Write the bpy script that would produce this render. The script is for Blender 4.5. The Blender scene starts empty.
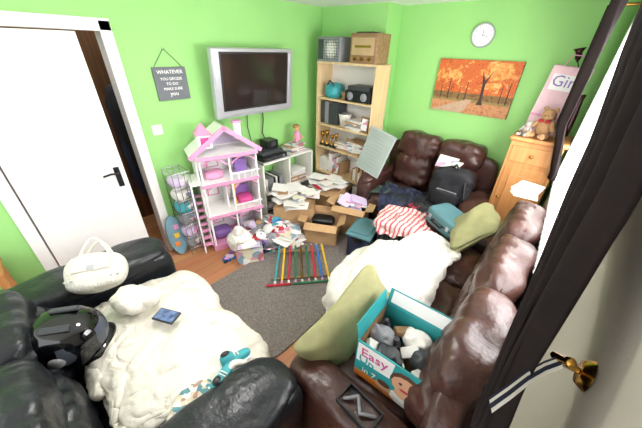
import bpy, bmesh, math, random
from mathutils import Vector, Matrix, Euler, noise
random.seed(7)
scene=bpy.context.scene
# ---------------------------------------------------------------- materials
def lin(h):
    h=h.lstrip('#'); o=[]
    for i in (0,2,4):
        c=int(h[i:i+2],16)/255
        o.append(c/12.92 if c<=.04045 else ((c+.055)/1.055)**2.4)
    return (*o,1)
MATS={}
def mat(name,col,rough=.6,metal=0,var=.12,vs=6,bump=0,bs=60,spec=.5,sheen=0,bd=.01):
    if name in MATS: return MATS[name]
    m=bpy.data.materials.new(name); m.use_nodes=True; nt=m.node_tree; b=nt.nodes['Principled BSDF']
    b.inputs['Roughness'].default_value=rough; b.inputs['Metallic'].default_value=metal
    b.inputs['Specular IOR Level'].default_value=spec
    if sheen: b.inputs['Sheen Weight'].default_value=sheen
    c=lin(col); tc=nt.nodes.new('ShaderNodeTexCoord')
    n=nt.nodes.new('ShaderNodeTexNoise'); n.inputs['Scale'].default_value=vs; n.inputs['Detail'].default_value=4
    nt.links.new(tc.outputs['Object'],n.inputs['Vector'])
    r=nt.nodes.new('ShaderNodeValToRGB'); r.color_ramp.elements[0].position=.3; r.color_ramp.elements[1].position=.7
    r.color_ramp.elements[0].color=tuple(x*(1-var) for x in c[:3])+(1,)
    r.color_ramp.elements[1].color=tuple(min(1,x*(1+var)) for x in c[:3])+(1,)
    nt.links.new(n.outputs['Fac'],r.inputs['Fac']); nt.links.new(r.outputs['Color'],b.inputs['Base Color'])
    if bump:
        n2=nt.nodes.new('ShaderNodeTexNoise'); n2.inputs['Scale'].default_value=bs; n2.inputs['Detail'].default_value=3
        if bd>.01: n2.inputs['Distortion'].default_value=1.2
        nt.links.new(tc.outputs['Object'],n2.inputs['Vector'])
        bp=nt.nodes.new('ShaderNodeBump'); bp.inputs['Strength'].default_value=bump; bp.inputs['Distance'].default_value=bd
        nt.links.new(n2.outputs['Fac'],bp.inputs['Height']); nt.links.new(bp.outputs['Normal'],b.inputs['Normal'])
    MATS[name]=m; return m
def ramped(name,cols,tex,out,interp,rough,**k):
    m=bpy.data.materials.new(name); m.use_nodes=True; nt=m.node_tree; b=nt.nodes['Principled BSDF']; b.inputs['Roughness'].default_value=rough
    tc=nt.nodes.new('ShaderNodeTexCoord'); w=nt.nodes.new(tex)
    for a,v in k.items():
        if a=='axis': w.bands_direction=v
        else: w.inputs[a].default_value=v
    nt.links.new(tc.outputs['Object'],w.inputs['Vector']); r=nt.nodes.new('ShaderNodeValToRGB'); r.color_ramp.interpolation=interp
    lo,hi=(0,1) if interp=='CONSTANT' else (.3,.7)
    for i,c in enumerate(cols):
        pos=lo+(hi-lo)*i/(len(cols) if interp=='CONSTANT' else len(cols)-1)
        if i<2: e=r.color_ramp.elements[i]; e.position=pos
        else: e=r.color_ramp.elements.new(pos)
        e.color=lin(c)
    nt.links.new(w.outputs[out],r.inputs['Fac']); nt.links.new(r.outputs['Color'],b.inputs['Base Color']); MATS[name]=m; return m
def stripes(name,cols,scale=20,axis='X',distort=0): return ramped(name,cols,'ShaderNodeTexWave','Fac','CONSTANT',.8,Scale=scale,Distortion=distort,axis=axis)
def speckle(name,cols,scale=30): return ramped(name,cols,'ShaderNodeTexVoronoi','Color','CONSTANT',.8,Scale=scale)
def blotch(name,cols,scale=20): return ramped(name,cols,'ShaderNodeTexNoise','Fac','LINEAR',.6,Scale=scale,Detail=6.0,Roughness=.7)
def wood(name,c1,c2,scale=3,axis='Z',rough=.45):
    m=bpy.data.materials.new(name); m.use_nodes=True; nt=m.node_tree; b=nt.nodes['Principled BSDF']; b.inputs['Roughness'].default_value=rough
    tc=nt.nodes.new('ShaderNodeTexCoord'); mp=nt.nodes.new('ShaderNodeMapping')
    s={'X':(.08,1,1),'Y':(1,.08,1),'Z':(1,1,.08)}[axis]; mp.inputs['Scale'].default_value=s
    n=nt.nodes.new('ShaderNodeTexNoise'); n.inputs['Scale'].default_value=scale*12; n.inputs['Detail'].default_value=5
    nt.links.new(tc.outputs['Object'],mp.inputs['Vector']); nt.links.new(mp.outputs['Vector'],n.inputs['Vector'])
    r=nt.nodes.new('ShaderNodeValToRGB'); r.color_ramp.elements[0].position=.35; r.color_ramp.elements[1].position=.65
    r.color_ramp.elements[0].color=lin(c1); r.color_ramp.elements[1].color=lin(c2)
    nt.links.new(n.outputs['Fac'],r.inputs['Fac']); nt.links.new(r.outputs['Color'],b.inputs['Base Color']); MATS[name]=m; return m

GREEN=mat('green_paint','9ad47e',.75,var=.03,vs=2,bump=.08,bs=150)
BEIGE=mat('beige_paint','9e978a',.8,var=.03,vs=2,bump=.08,bs=150)
CEIL=mat('ceiling_white','f4f4f0',.9,var=.02)
WHITE=mat('white_gloss','f6f5f2',.35,var=.02)
WHM=mat('white_melamine','e9e6df',.4,var=.03)
LEB=mat('brown_leather','462b25',.33,var=.25,vs=9,bump=.6,bs=24)
LEK=mat('black_leather','1c1f24',.33,var=.25,vs=9,bump=.6,bs=24)
DUV=mat('cream_duvet','e4dfd3',.85,var=.02,vs=5,bump=.75,bs=7,bd=.035)
DUV2=mat('white_duvet','e2dfd6',.85,var=.02,vs=5,bump=.75,bs=7,bd=.035)
OLIVE=mat('olive_fabric','9f9d70',.85,var=.08,vs=20,bump=.3,bs=200)
CURT=mat('dark_curtain','1c1413',.8,var=.25,vs=14,bump=.1,bs=200,spec=.2)
CARD=mat('cardboard','b8946a',.8,var=.08,vs=12,bump=.1)
CARDD=mat('cardboard_inside','8f6e4a',.85,var=.08)
PAPER=mat('paper','ecebe6',.7,var=.03)
BIRCH=wood('birch_wood','d0b384','dfc59a',2,'Z')
PINE=wood('pine_wood','b97c44','cc9058',2,'Z')
SPKW=wood('walnut_wood','7f6242','9a7a58',3,'X')
BLK=mat('black_plastic','141416',.35,var=.1)
DGR=mat('dark_grey_plastic','3a3c40',.45,var=.1)
SILV=mat('silver_plastic','b9bbc0',.3,.4,var=.04)
CHR=mat('chrome','c8c8ca',.22,1,var=.03)
BRASS=mat('brass','b98c42',.22,1,var=.05)
SCREEN=mat('tv_screen','2c2421',.1,var=.25,vs=1)
PINK=mat('pink_plastic','e39ac0',.4,var=.05)
HOT=mat('hot_pink','cf4d8f',.4,var=.05)
PURP=mat('purple_plastic','8a68b0',.4,var=.05)
LILAC=mat('lilac','d3c2df',.5,var=.05)
TEAL=mat('teal_fabric','3e9ea6',.6,var=.15)
TEALC=mat('teal_crate','557f86',.45,var=.06)
NAVY=mat('navy_cloth','232a44',.8,var=.2)
INDI=mat('indigo_cloth','3b3f78',.8,var=.25)
RED=mat('red_cloth','b82a3a',.8,var=.15)
BLUE=mat('blue_plastic','2f6fc0',.5,var=.1)
YEL=mat('yellow_plastic','e8bd34',.45,var=.1)
ORNG=mat('orange_plastic','e8862e',.5,var=.1)
GRN2=mat('dark_green_plastic','2a7048',.45,var=.1)
GREYC=mat('grey_cloth','85868a',.85,var=.15)
BLKC=mat('black_cloth','1b1b20',.8,var=.25,bump=.2,bs=40)
GRNC=mat('forest_green_cloth','3a4a42',.85,var=.2)
SLATE=mat('slate_grey','6b6f74',.7,var=.08)
BEAR=mat('bear_fur','c0946a',.95,var=.15,vs=40,bump=.6,bs=180)
WFUR=mat('white_fur','e8e3d8',.95,var=.05,vs=40,bump=.6,bs=140)
SKIN=mat('doll_skin','d9a583',.6,var=.05)
RDST=stripes('red_white_stripe',['e9e2dc','c4404c','efe9e4','c4404c'],7,'X',distort=2)
PATT=speckle('patterned_cloth',['efe8d8','5f8f96','d5cbb2','f4f1ea','b08878'],45)
MAG=speckle('magazine_print',['f2f2f0','d79aae','8ca5b5','e6dcc0','e8e8ea','b46b6b'],14)
HALL=wood('hall_brown','5a3c28','7a5234',2,'Z',.6)
# ---------------------------------------------------------------- builder
def T(c,rot=(0,0,0)):
    return Matrix.Translation(Vector(c))@Euler([math.radians(a) for a in rot]).to_matrix().to_4x4()
class B:
    def __init__(s,name,X=None): s.name=name; s.bm=bmesh.new(); s.m=[]; s.X=X or Matrix.Identity(4)
    def mi(s,m):
        if m not in s.m: s.m.append(m)
        return s.m.index(m)
    def raw(s,vs,fs,m,M=None,smooth=False):
        M=s.X@(M or Matrix.Identity(4)); i=s.mi(m)
        v=[s.bm.verts.new(M@Vector(p)) for p in vs]
        for f in fs:
            try: q=s.bm.faces.new([v[k] for k in f]); q.material_index=i; q.smooth=smooth
            except ValueError: pass
    def merge(s,t,m,M,smooth):
        t.verts.ensure_lookup_table(); t.verts.index_update()
        s.raw([v.co.copy() for v in t.verts],[[v.index for v in f.verts] for f in t.faces],m,M,smooth); t.free()
    def box(s,c,d,m,rot=(0,0,0),bev=0):
        t=bmesh.new(); bmesh.ops.create_cube(t,size=1); bmesh.ops.scale(t,vec=d,verts=t.verts)
        if bev: bmesh.ops.bevel(t,geom=t.edges[:],offset=bev,segments=2,affect='EDGES',profile=.5)
        s.merge(t,m,T(c,rot),False); return s
    def puff(s,c,d,m,rot=(0,0,0),k=5,n=10,amp=0,sc=6,seed=0,ridge=0,rs=5,fn=None,M=None):
        t=bmesh.new(); bmesh.ops.create_cube(t,size=2); bmesh.ops.subdivide_edges(t,edges=t.edges[:],cuts=n,use_grid_fill=True)
        o=Vector((seed*7.3,seed*3.1,seed*1.7)); h=Vector(d)/2
        for v in t.verts:
            p=v.co; q=(abs(p.x)**k+abs(p.y)**k+abs(p.z)**k)**(-1/k); p=p*q
            w=Vector((p.x*h.x,p.y*h.y,p.z*h.z)); nn=p.normalized()
            if amp: w+=nn*amp*noise.noise(w*sc+o)
            if ridge:
                wp=w+.06*noise.noise_vector(w*4+o)
                r=(1-2.2*abs(noise.noise(wp*rs+o)))*.65+(1-2.2*abs(noise.noise(wp*rs*2.1+o)))*.35
                w+=nn*ridge*r
            if fn: w=fn(w)
            v.co=w
        s.merge(t,m,M if M else T(c,rot),True); return s
    def ball(s,c,d,m,rot=(0,0,0),n=16):
        t=bmesh.new(); bmesh.ops.create_uvsphere(t,u_segments=n,v_segments=max(6,n//2+2),radius=.5); bmesh.ops.scale(t,vec=d,verts=t.verts)
        s.merge(t,m,T(c,rot),True); return s
    def cyl(s,a,b,r0,m,r1=None,n=14,cap=True):
        a=Vector(a);b=Vector(b); r1=r0 if r1 is None else r1; z=(b-a).normalized(); q=z.to_track_quat('Z','Y').to_matrix()
        vs=[];fs=[]
        for p,r in((a,r0),(b,r1)):
            for i in range(n):
                g=2*math.pi*i/n; vs.append(p+q@Vector((math.cos(g)*r,math.sin(g)*r,0)))
        for i in range(n): fs.append([i,(i+1)%n,n+(i+1)%n,n+i])
        s.raw(vs,fs,m,None,True)
        if cap: s.raw(vs[:n],[list(range(n))[::-1]],m); s.raw(vs[n:],[list(range(n))],m)
        return s
    def lathe(s,c,prof,m,n=20,rot=(0,0,0)):
        vs=[];fs=[]
        for r,z in prof:
            for i in range(n):
                g=2*math.pi*i/n; vs.append((r*math.cos(g),r*math.sin(g),z))
        for j in range(len(prof)-1):
            for i in range(n): fs.append([j*n+i,j*n+(i+1)%n,(j+1)*n+(i+1)%n,(j+1)*n+i])
        s.raw(vs,fs,m,T(c,rot),True); return s
    def tube(s,pts,r,m,n=8):
        pts=[Vector(p) for p in pts]
        for a,b in zip(pts,pts[1:]): s.cyl(a,b,r,m,n=n,cap=False)
        for p in pts: s.ball(p,(2*r,)*3,m,n=8)
        return s
    def poly(s,pts,th,m,M=None):
        n=len(pts); vs=[(x,y,0) for x,y in pts]+[(x,y,th) for x,y in pts]
        fs=[list(range(n))[::-1],list(range(n,2*n))]+[[i,(i+1)%n,n+(i+1)%n,n+i] for i in range(n)]
        s.raw(vs,fs,m,M); return s
    def sheet(s,f,nu,nv,m,smooth=True):
        vs=[f(i/nu,j/nv) for j in range(nv+1) for i in range(nu+1)]
        fs=[[j*(nu+1)+i,j*(nu+1)+i+1,(j+1)*(nu+1)+i+1,(j+1)*(nu+1)+i] for j in range(nv) for i in range(nu)]
        s.raw(vs,fs,m,None,smooth); return s
    def text(s,body,size,M,m,align='CENTER',th=.001):
        cu=bpy.data.curves.new('t','FONT'); cu.body=body; cu.size=size; cu.align_x=align; cu.extrude=th; cu.resolution_u=2
        ob=bpy.data.objects.new('t',cu); scene.collection.objects.link(ob); bpy.context.view_layer.update()
        me=bpy.data.meshes.new_from_object(ob.evaluated_get(bpy.context.evaluated_depsgraph_get()))
        s.raw([v.co.copy() for v in me.vertices],[list(p.vertices) for p in me.polygons],m,M)
        bpy.data.objects.remove(ob); bpy.data.meshes.remove(me); return s
    def done(s,solid=0):
        co=[v.co for v in s.bm.verts]
        lo=Vector([min(c[i] for c in co) for i in range(3)]); hi=Vector([max(c[i] for c in co) for i in range(3)])
        o=Vector(((lo.x+hi.x)/2,(lo.y+hi.y)/2,lo.z))
        for v in s.bm.verts: v.co-=o
        bmesh.ops.recalc_face_normals(s.bm,faces=s.bm.faces)
        me=bpy.data.meshes.new(s.name); s.bm.to_mesh(me); s.bm.free()
        for m in s.m: me.materials.append(m)
        ob=bpy.data.objects.new(s.name,me); ob.location=o; scene.collection.objects.link(ob)
        if solid:
            md=ob.modifiers.new('solid','SOLIDIFY'); md.thickness=solid
        return ob
LX,BX,RX=-2.81,3.41,.18   # left wall x, back wall y, right wall x (at y=.5)
CZ=2.37; NY=-1.3
RW=T((RX,.5,0),(0,0,3.1))@T((-RX,-.5,0))    # the window wall is not quite square to the back wall
# ---------------------------------------------------------------- shell
m=bpy.data.materials.new('laminate_floor'); m.use_nodes=True; nt=m.node_tree; b=nt.nodes['Principled BSDF']; b.inputs['Roughness'].default_value=.35
tc=nt.nodes.new('ShaderNodeTexCoord'); mp=nt.nodes.new('ShaderNodeMapping'); mp.inputs['Rotation'].default_value=(0,0,math.pi/2)
br=nt.nodes.new('ShaderNodeTexBrick'); br.inputs['Scale'].default_value=1; br.inputs['Brick Width'].default_value=1.2; br.inputs['Row Height'].default_value=.14; br.inputs['Mortar Size'].default_value=.002
br.inputs['Color1'].default_value=lin('c48a62'); br.inputs['Color2'].default_value=lin('b07850'); br.inputs['Mortar'].default_value=lin('7a523a')
n=nt.nodes.new('ShaderNodeTexNoise'); n.inputs['Scale'].default_value=30; mp2=nt.nodes.new('ShaderNodeMapping'); mp2.inputs['Scale'].default_value=(1,.06,1)
nt.links.new(tc.outputs['Object'],mp.inputs['Vector']); nt.links.new(mp.outputs['Vector'],br.inputs['Vector'])
nt.links.new(tc.outputs['Object'],mp2.inputs['Vector']); nt.links.new(mp2.outputs['Vector'],n.inputs['Vector'])
mx=nt.nodes.new('ShaderNodeMix'); mx.data_type='RGBA'; mx.blend_type='SOFT_LIGHT'; mx.inputs[0].default_value=.5
nt.links.new(br.outputs['Color'],mx.inputs[6]); nt.links.new(n.outputs['Color'],mx.inputs[7]); nt.links.new(mx.outputs[2],b.inputs['Base Color'])
FLOOR=m
floor=B('floor').box(((LX+RX)/2-.4,(BX+NY)/2,-.05),(RX-LX+1.6,BX-NY+.3,.1),FLOOR).done()
B('ceiling').box(((LX+RX)/2+.05,(BX+NY)/2,CZ+.05),(RX-LX+.5,BX-NY+.3,.1),CEIL).done()
w=B('wall_left'); DY0,DY1,DZ=-.15,.70,2.02
w.box((LX-.06,(NY+DY0)/2,CZ/2),(.12,DY0-NY,CZ),GREEN); w.box((LX-.06,(DY1+BX+.1)/2,CZ/2),(.12,BX+.1-DY1,CZ),GREEN)
w.box((LX-.06,(DY0+DY1)/2,(DZ+CZ)/2),(.12,DY1-DY0,CZ-DZ),GREEN); w.done()
B('wall_back').box(((LX+RX)/2,BX+.05,CZ/2),(RX-LX+.24,.1,CZ),GREEN).done()
B('wall_chimney_breast').box(((LX-1.884)/2,(3.104+BX)/2,CZ/2),(-1.884-LX,BX-3.104,CZ),GREEN).done()
WY0,WY1,WZ0,WZ1=1.0,3.02,1.02,2.15
w=B('wall_right',RW)
w.box((RX+.06,(NY+WY0)/2,CZ/2),(.12,WY0-NY,CZ),BEIGE); w.box((RX+.06,(WY1+BX+.02)/2,CZ/2),(.12,BX+.02-WY1,CZ),GREEN)
w.box((RX+.06,(WY0+WY1)/2,WZ0/2),(.12,WY1-WY0,WZ0),BEIGE); w.box((RX+.06,(WY0+WY1)/2,(WZ1+CZ)/2),(.12,WY1-WY0,CZ-WZ1),BEIGE); w.done()
w=B('window_1',RW)
for y in (WY0+.03,(WY0*2+WY1)/3,(WY0+2*WY1)/3,WY1-.03): w.box((RX+.07,y,(WZ0+WZ1)/2),(.06,.06,WZ1-WZ0-.02),WHITE,bev=.006)
for z in (WZ0+.03,WZ1-.03): w.box((RX+.07,(WY0+WY1)/2,z),(.055,WY1-WY0-.02,.06),WHITE,bev=.006)
w.box((RX+.05,(WY0+WY1)/2,WZ0+.012),(.08,WY1-WY0-.02,.024),WHITE,bev=.005); w.done()
t=B('baseboard_left')
for y0,y1 in((NY,DY0-.09),(DY1+.09,3.1)): t.box((LX+.009,(y0+y1)/2,.055),(.018,y1-y0,.11),WHITE,bev=.004)
t.done()
B('baseboard_back').box((-.95,BX-.009,.055),(1.85,.018,.11),WHITE,bev=.004).done()
t=B('trim_1')
for y in (DY0-.035,DY1+.035):
    t.box((LX+.01,y,DZ/2+.03),(.03,.08,DZ+.06),WHITE,bev=.006)
    t.box((LX-.06,y-math.copysign(.025,y-.3),DZ/2),(.13,.03,DZ),WHITE)
t.box((LX+.01,(DY0+DY1)/2,DZ+.03),(.03,DY1-DY0+.15,.08),WHITE,bev=.006); t.done()
h=B('wall_hall'); h.box((LX-.95,.4,1.1),(.06,2.4,2.4),HALL); h.box((LX-.5,1.0,1.1),(.9,.06,2.4),HALL); h.box((LX-.5,-.5,1.1),(.9,.06,2.4),HALL)
h.box((LX-.30,.955,1.05),(.10,.03,2.0),SPKW,bev=.004); h.box((LX-.62,.955,1.05),(.5,.02,2.0),PINE); h.done()
d=B('hanging_coat'); d.puff((LX-.5,.80,1.15),(.3,.2,.9),BLKC,k=3,n=10,ridge=.02,rs=6); d.puff((LX-.45,.76,.85),(.14,.14,.7),NAVY,k=3,n=8,ridge=.01); d.cyl((LX-.5,.95,1.58),(LX-.5,.82,1.6),.012,CHR); d.done()
d=B('door_1'); ang=math.atan2(.10,.65)
d.X=T((LX+.02,DY0+.02,0))@Matrix.Rotation(-ang,4,'Z')
W=.665
d.box((0,W/2,1.0),(.04,W,2.0),WHITE,bev=.003)
for z,hh in((1.45,.85),(.5,.7)):
    for y in(.19,.47):
        d.box((.0195,y,z),(.004,.22,hh),WHITE,bev=.0015)
d.box((.024,W-.055,.98),(.008,.04,.17),BLK,bev=.002); d.cyl((.02,W-.055,1.02),(.06,W-.055,1.02),.008,BLK)
d.tube([(.06,W-.055,1.02),(.062,W-.1,1.025),(.06,W-.15,1.015)],.008,BLK)
for z in(.25,1.75): d.cyl((.022,.0,z-.05),(.022,.0,z+.05),.008,CHR)
d.done()
B('light_switch').box((LX+.008,.90,1.27),(.014,.085,.085),WHITE,bev=.003).box((LX+.017,.90,1.27),(.006,.03,.045),WHM,rot=(0,6,0),bev=.001).done()
s=B('wall_sign'); s.box((LX+.012,1.12,1.64),(.016,.28,.265),SLATE,bev=.002)
MT=Matrix(((0,0,1,LX+.021),(1,0,0,1.12),(0,1,0,1.70),(0,0,0,1)))
s.text('WHATEVER',.042,MT@T((0,.02,0)),WHITE); s.text('YOU DECIDE',.032,MT@T((0,-.03,0)),WHITE); s.text('TO DO',.032,MT@T((0,-.07,0)),WHITE); s.text('MAKE SURE',.032,MT@T((0,-.11,0)),WHITE); s.text('you',.05,MT@T((0,-.155,0)),WHITE)
s.tube([(LX+.012,1.0,1.77),(LX+.012,1.11,1.91),(LX+.012,1.24,1.77)],.0025,DGR,n=5); s.ball((LX+.01,1.11,1.91),(.02,.02,.02),CHR); s.done()
t=B('television'); tc_=(LX+.17,1.90,1.62)
t.X=T(tc_,(0,5,0))
t.box((0,0,0),(.07,.97,.62),SILV,bev=.012); t.box((.034,0,.02),(.008,.82,.52),BLK,bev=.003); t.box((.037,0,.02),(.006,.78,.485),SCREEN)
t.box((.034,0,-.275),(.01,.86,.03),SILV,bev=.003)
for y in(-.45,.45): t.box((.034,y,.0),(.01,.04,.54),SILV,bev=.004)
t.box((-.05,0,0),(.05,.6,.34),BLK,bev=.01); t.X=Matrix.Identity(4)
t.box((LX+.055,1.905,1.63),(.09,.1,.2),BLK,bev=.01); t.done()
# painting: autumn park
canopy=blotch('painted_canopy',['5e2a18','a8441e','cf6a2a','b9501f','dd944a','d8b078'],24)
canopy2=blotch('painted_canopy_light',['b0501f','d07a32','e0a458','e8c890'],28)
grd=blotch('painted_ground',['8a5234','b07448','c48e62','a0643c'],34)
lawn=blotch('painted_lawn',['6e6a3a','8a7a44','a87a48'],30)
trunk=mat('painted_trunk','3e2a22',.6); mist=blotch('painted_distance',['3c2a20','6a4a28','8a6a3a','44402a'],40)
p=B('autumn_painting'); px0,px1,pz0,pz1=-1.33,-.55,1.377,1.885; yy=BX-.03
p.box(((px0+px1)/2,BX-.016,(pz0+pz1)/2),(px1-px0,.03,pz1-pz0),trunk)
def pq(x0,x1,z0,z1,m,o): p.raw([(x0,yy-o,z0),(x1,yy-o,z0),(x1,yy-o,z1),(x0,yy-o,z1)],[[0,1,2,3]],m)
pq(px0,px1,pz0,pz0+.12,grd,.002); pq(px0,px1,pz0+.115,pz0+.145,lawn,.0022); pq(px0,px1,pz0+.14,pz0+.20,mist,.0025); pq(px0,px1,pz0+.20,pz1,canopy,.002)
p.raw([(px0,yy-.003,pz0),(px0+.34,yy-.003,pz0),(px0+.42,yy-.003,pz0+.14),(px0+.36,yy-.003,pz0+.14)],[[0,1,2,3]],blotch('painted_path',['a98a70','c0a48a'],30))
def blob(x,z,r,m,o,sq=.7):
    pts=[]
    for k in range(14):
        a=k*math.tau/14; q=r*(.75+.35*random.random()); pts.append((min(px1,max(px0,x+q*math.cos(a))),yy-o,min(pz1,max(pz0,z+q*sq*math.sin(a)))))
    p.raw(pts,[list(range(14))],m)
for i in range(16): blob(random.uniform(px0+.05,px1-.05),random.uniform(pz0+.28,pz1-.05),random.uniform(.04,.09),random.choice([canopy2,canopy,canopy2]),.0030+.0001*i)
blob(-.83,pz0+.40,.24,canopy,.0048,.5); blob(-.75,pz0+.42,.15,canopy2,.0050,.6)
for x,wd,tp in((-1.25,.005,.16),(-1.17,.007,.2),(-1.06,.004,.14),(-.99,.006,.18),(-.66,.005,.17),(-.60,.007,.2)):
    z0=pz0+.13; p.raw([(x-wd,yy-.0055,z0),(x+wd,yy-.0055,z0),(x+wd*.5,yy-.0055,z0+tp),(x-wd*.5,yy-.0055,z0+tp)],[[0,1,2,3]],trunk)
p.raw([(-.865,yy-.006,pz0+.10),(-.80,yy-.006,pz0+.10),(-.82,yy-.006,pz0+.15),(-.825,yy-.006,pz0+.30),(-.78,yy-.006,pz0+.42),(-.835,yy-.006,pz0+.33),(-.88,yy-.006,pz0+.42),(-.85,yy-.006,pz0+.28),(-.845,yy-.006,pz0+.15)],[list(range(9))],trunk)
p.done()
c=B('wall_clock'); c.lathe((-.98,BX-.002,2.09),[(0,.0),(.098,0),(.104,.012),(.102,.03),(.092,.034),(.09,.024),(0,.024)],SILV,28,(90,0,0))
c.lathe((-.98,BX-.028,2.09),[(0,.0),(.089,0)],WHITE,28,(90,0,0))
for i in range(12):
    a=i*math.pi/6; c.box((-.98+.075*math.sin(a),BX-.0295,2.09+.075*math.cos(a)),(.005,.002,.014),GREYC,rot=(0,math.degrees(a),0))
c.box((-.98,BX-.031,2.11),(.005,.002,.045),DGR); c.box((-.957,BX-.031,2.085),(.05,.002,.004),DGR,rot=(0,10,0)); c.done()
RUG=mat('rug_pile','857d78',.95,var=.35,vs=90,bump=1,bs=120)
r=B('rug'); r.puff((-1.5,1.5,.008),(1.0,1.68,.016),RUG,k=24,n=30,amp=.003,sc=30); r.done()
# ---------------------------------------------------------------- sofas
def sofa(name,L,D,armh,seath,toph,armw,n,m,M,bt=.26,am=.018):
    s=B(name); s.X=M
    s.puff((0,D/2,.21),(L-.08,D-.1,.34),m,k=14,n=8)
    for sx in(-1,1):
        x=sx*(L/2-armw/2)
        s.puff((x,D/2,armh/2),(armw,D-.03,armh-.02),m,k=7,n=14,amp=.012,sc=5,seed=sx+3)
        s.puff((x,D/2+.01,armh-.06),(armw+.02,D-.06,.17),m,k=3.2,n=16,amp=.016,sc=9,seed=sx+8)
    w=(L-2*armw)/n
    for i in range(n):
        x=-L/2+armw+w*(i+.5)
        s.puff((x,bt+(D-bt)/2,seath-.09),(w*1.0,D-bt+.04,.2),m,k=4.5,n=20,amp=am,sc=8,seed=i+1)
        s.puff((x,D-.08,seath/2),(w*.99,.14,seath-.06),m,k=5,n=12,amp=.012,sc=6,seed=i+21)
        for part,(yc,zc,dy,dz,kk,rt) in enumerate(((bt*.62,seath+(toph-seath)*.30,bt+.08,(toph-seath)*.62,4.0,8),(bt*.50,toph-(toph-seath)*.24,bt+.04,(toph-seath)*.50,3.6,10))):
            def fn(q,wd=w,dz=dz,sd=i+part*5):
                e=abs(q.x)/(wd/2); f=abs(q.z)/(dz/2)
                q.y+= .008*math.sin(q.x*70+sd)*max(0,f-.4)*2 if q.y>0 else 0
                q.y+= .008*math.sin(q.z*60+sd*2)*max(0,e-.45)*2 if q.y>0 else 0
                return q
            s.puff((x,yc,zc),(w*1.0,dy,dz),m,rot=(rt,0,0),k=kk,n=26,amp=am,sc=8,seed=i+31+10*part,fn=fn)
    s.puff((0,.08,toph*.46),(L-.1,.12,toph*.86),m,k=9,n=12,amp=.01)
    for sx in(-1,1):
        for y in(.1,D-.12): s.cyl((sx*(L/2-.1),y,0),(sx*(L/2-.1),y,.06),.025,BLK)
    return s.done()
sofas=[sofa('brown_leather_sofa',1.36,.80,.66,.50,1.12,.20,2,LEB,T((-1.055,3.37,0),(0,0,180)),am=.024),
sofa('brown_leather_sofa',2.04,.80,.55,.48,1.04,.18,3,LEB,T((.075,1.54,0),(0,0,92)),bt=.17,am=.022),
sofa('black_leather_sofa',1.74,1.03,.66,.46,.88,.32,2,LEK,T((-1.33,-.53,0)))]
# ---------------------------------------------------------------- cloth simulation (real draped fabric)
SIMS=[]
def cloth(name,c,size,m,n=56,amp=.07,sc=5,seed=0,rot=0,thick=.014,sub=1,a2=.35):
    o=Vector((seed*5.1,seed*2.3,seed)); cr,sr=math.cos(math.radians(rot)),math.sin(math.radians(rot))
    nx=n; ny=max(8,int(n*size[1]/size[0])); vs=[];fs=[]
    for j in range(ny+1):
        for i in range(nx+1):
            u=(i/nx-.5)*size[0]; v=(j/ny-.5)*size[1]; p=Vector((u,v,0))
            z=amp*(1-2.4*abs(noise.noise(p*sc+o)))+amp*a2*noise.noise(p*sc*2.3+o)
            vs.append((c[0]+u*cr-v*sr,c[1]+u*sr+v*cr,c[2]+z))
    for j in range(ny):
        for i in range(nx): fs.append([j*(nx+1)+i,j*(nx+1)+i+1,(j+1)*(nx+1)+i+1,(j+1)*(nx+1)+i])
    me=bpy.data.meshes.new(name); me.from_pydata(vs,[],fs); ob=bpy.data.objects.new('sim_'+name,me); scene.collection.objects.link(ob)
    md=ob.modifiers.new('cloth','CLOTH'); st=md.settings; st.quality=5; st.mass=.35; st.air_damping=2; st.tension_stiffness=12; st.compression_stiffness=12; st.shear_stiffness=4; st.bending_stiffness=.4
    md.collision_settings.distance_min=.012; md.collision_settings.friction=25; md.collision_settings.collision_quality=2; md.collision_settings.use_self_collision=False
    md.point_cache.frame_start=1; md.point_cache.frame_end=60
    SIMS.append((name,ob,m,thick,sub))
COL=[]
def filler(name,parts,m):
    s=B(name)
    for c,d,rot in parts: s.puff(c,d,m,rot=rot,k=2.8,n=14,amp=.02,sc=6,seed=3)
    o=s.done(); COL.append(o); return o
def run_sims(colliders,frames=38):
    for o in colliders:
        o.modifiers.new('col','COLLISION'); o.collision.thickness_outer=.008; o.collision.cloth_friction=20
    scene.frame_start=1; scene.frame_end=60
    for f in range(1,frames+1): scene.frame_set(f)
    dg=bpy.context.evaluated_depsgraph_get(); out=[]
    for name,ob,m,thick,sub in SIMS:
        me=bpy.data.meshes.new_from_object(ob.evaluated_get(dg)); out.append((name,me,m,thick,sub))
    for name,ob,*_ in SIMS: bpy.data.objects.remove(ob)
    for o in colliders: o.modifiers.remove(o.modifiers['col'])
    scene.frame_set(1)
    for name,me,m,thick,sub in out:
        co=[v.co.copy() for v in me.vertices]; lo=Vector([min(c[i] for c in co) for i in range(3)]); hi=Vector([max(c[i] for c in co) for i in range(3)]); o=(lo+hi)/2; o.z=lo.z
        for v in me.vertices: v.co-=o
        me.materials.clear(); me.materials.append(m)
        for p in me.polygons: p.use_smooth=True
        ob=bpy.data.objects.new(name,me); ob.location=o; scene.collection.objects.link(ob)
        a=ob.modifiers.new('solid','SOLIDIFY'); a.thickness=thick; a.offset=1
        if sub: b_=ob.modifiers.new('sub','SUBSURF'); b_.levels=sub; b_.render_levels=sub
        fo=bpy.data.objects.get(name+'_filling')
        if fo: fo.parent=ob; fo.matrix_parent_inverse=Matrix.Translation(-o)
filler('white_duvet_filling',[((-.58,1.50,.54),(.52,.62,.18),(0,0,6)),((-.82,1.44,.40),(.28,.62,.24),(0,0,6)),((-.48,1.78,.53),(.32,.28,.16),(0,0,20))],DUV2)
filler('cream_duvet_filling',[((-1.26,.10,.52),(.80,.50,.14),(0,0,-10)),((-1.0,.2,.51),(.4,.4,.12),(0,0,0))],DUV)
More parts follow.
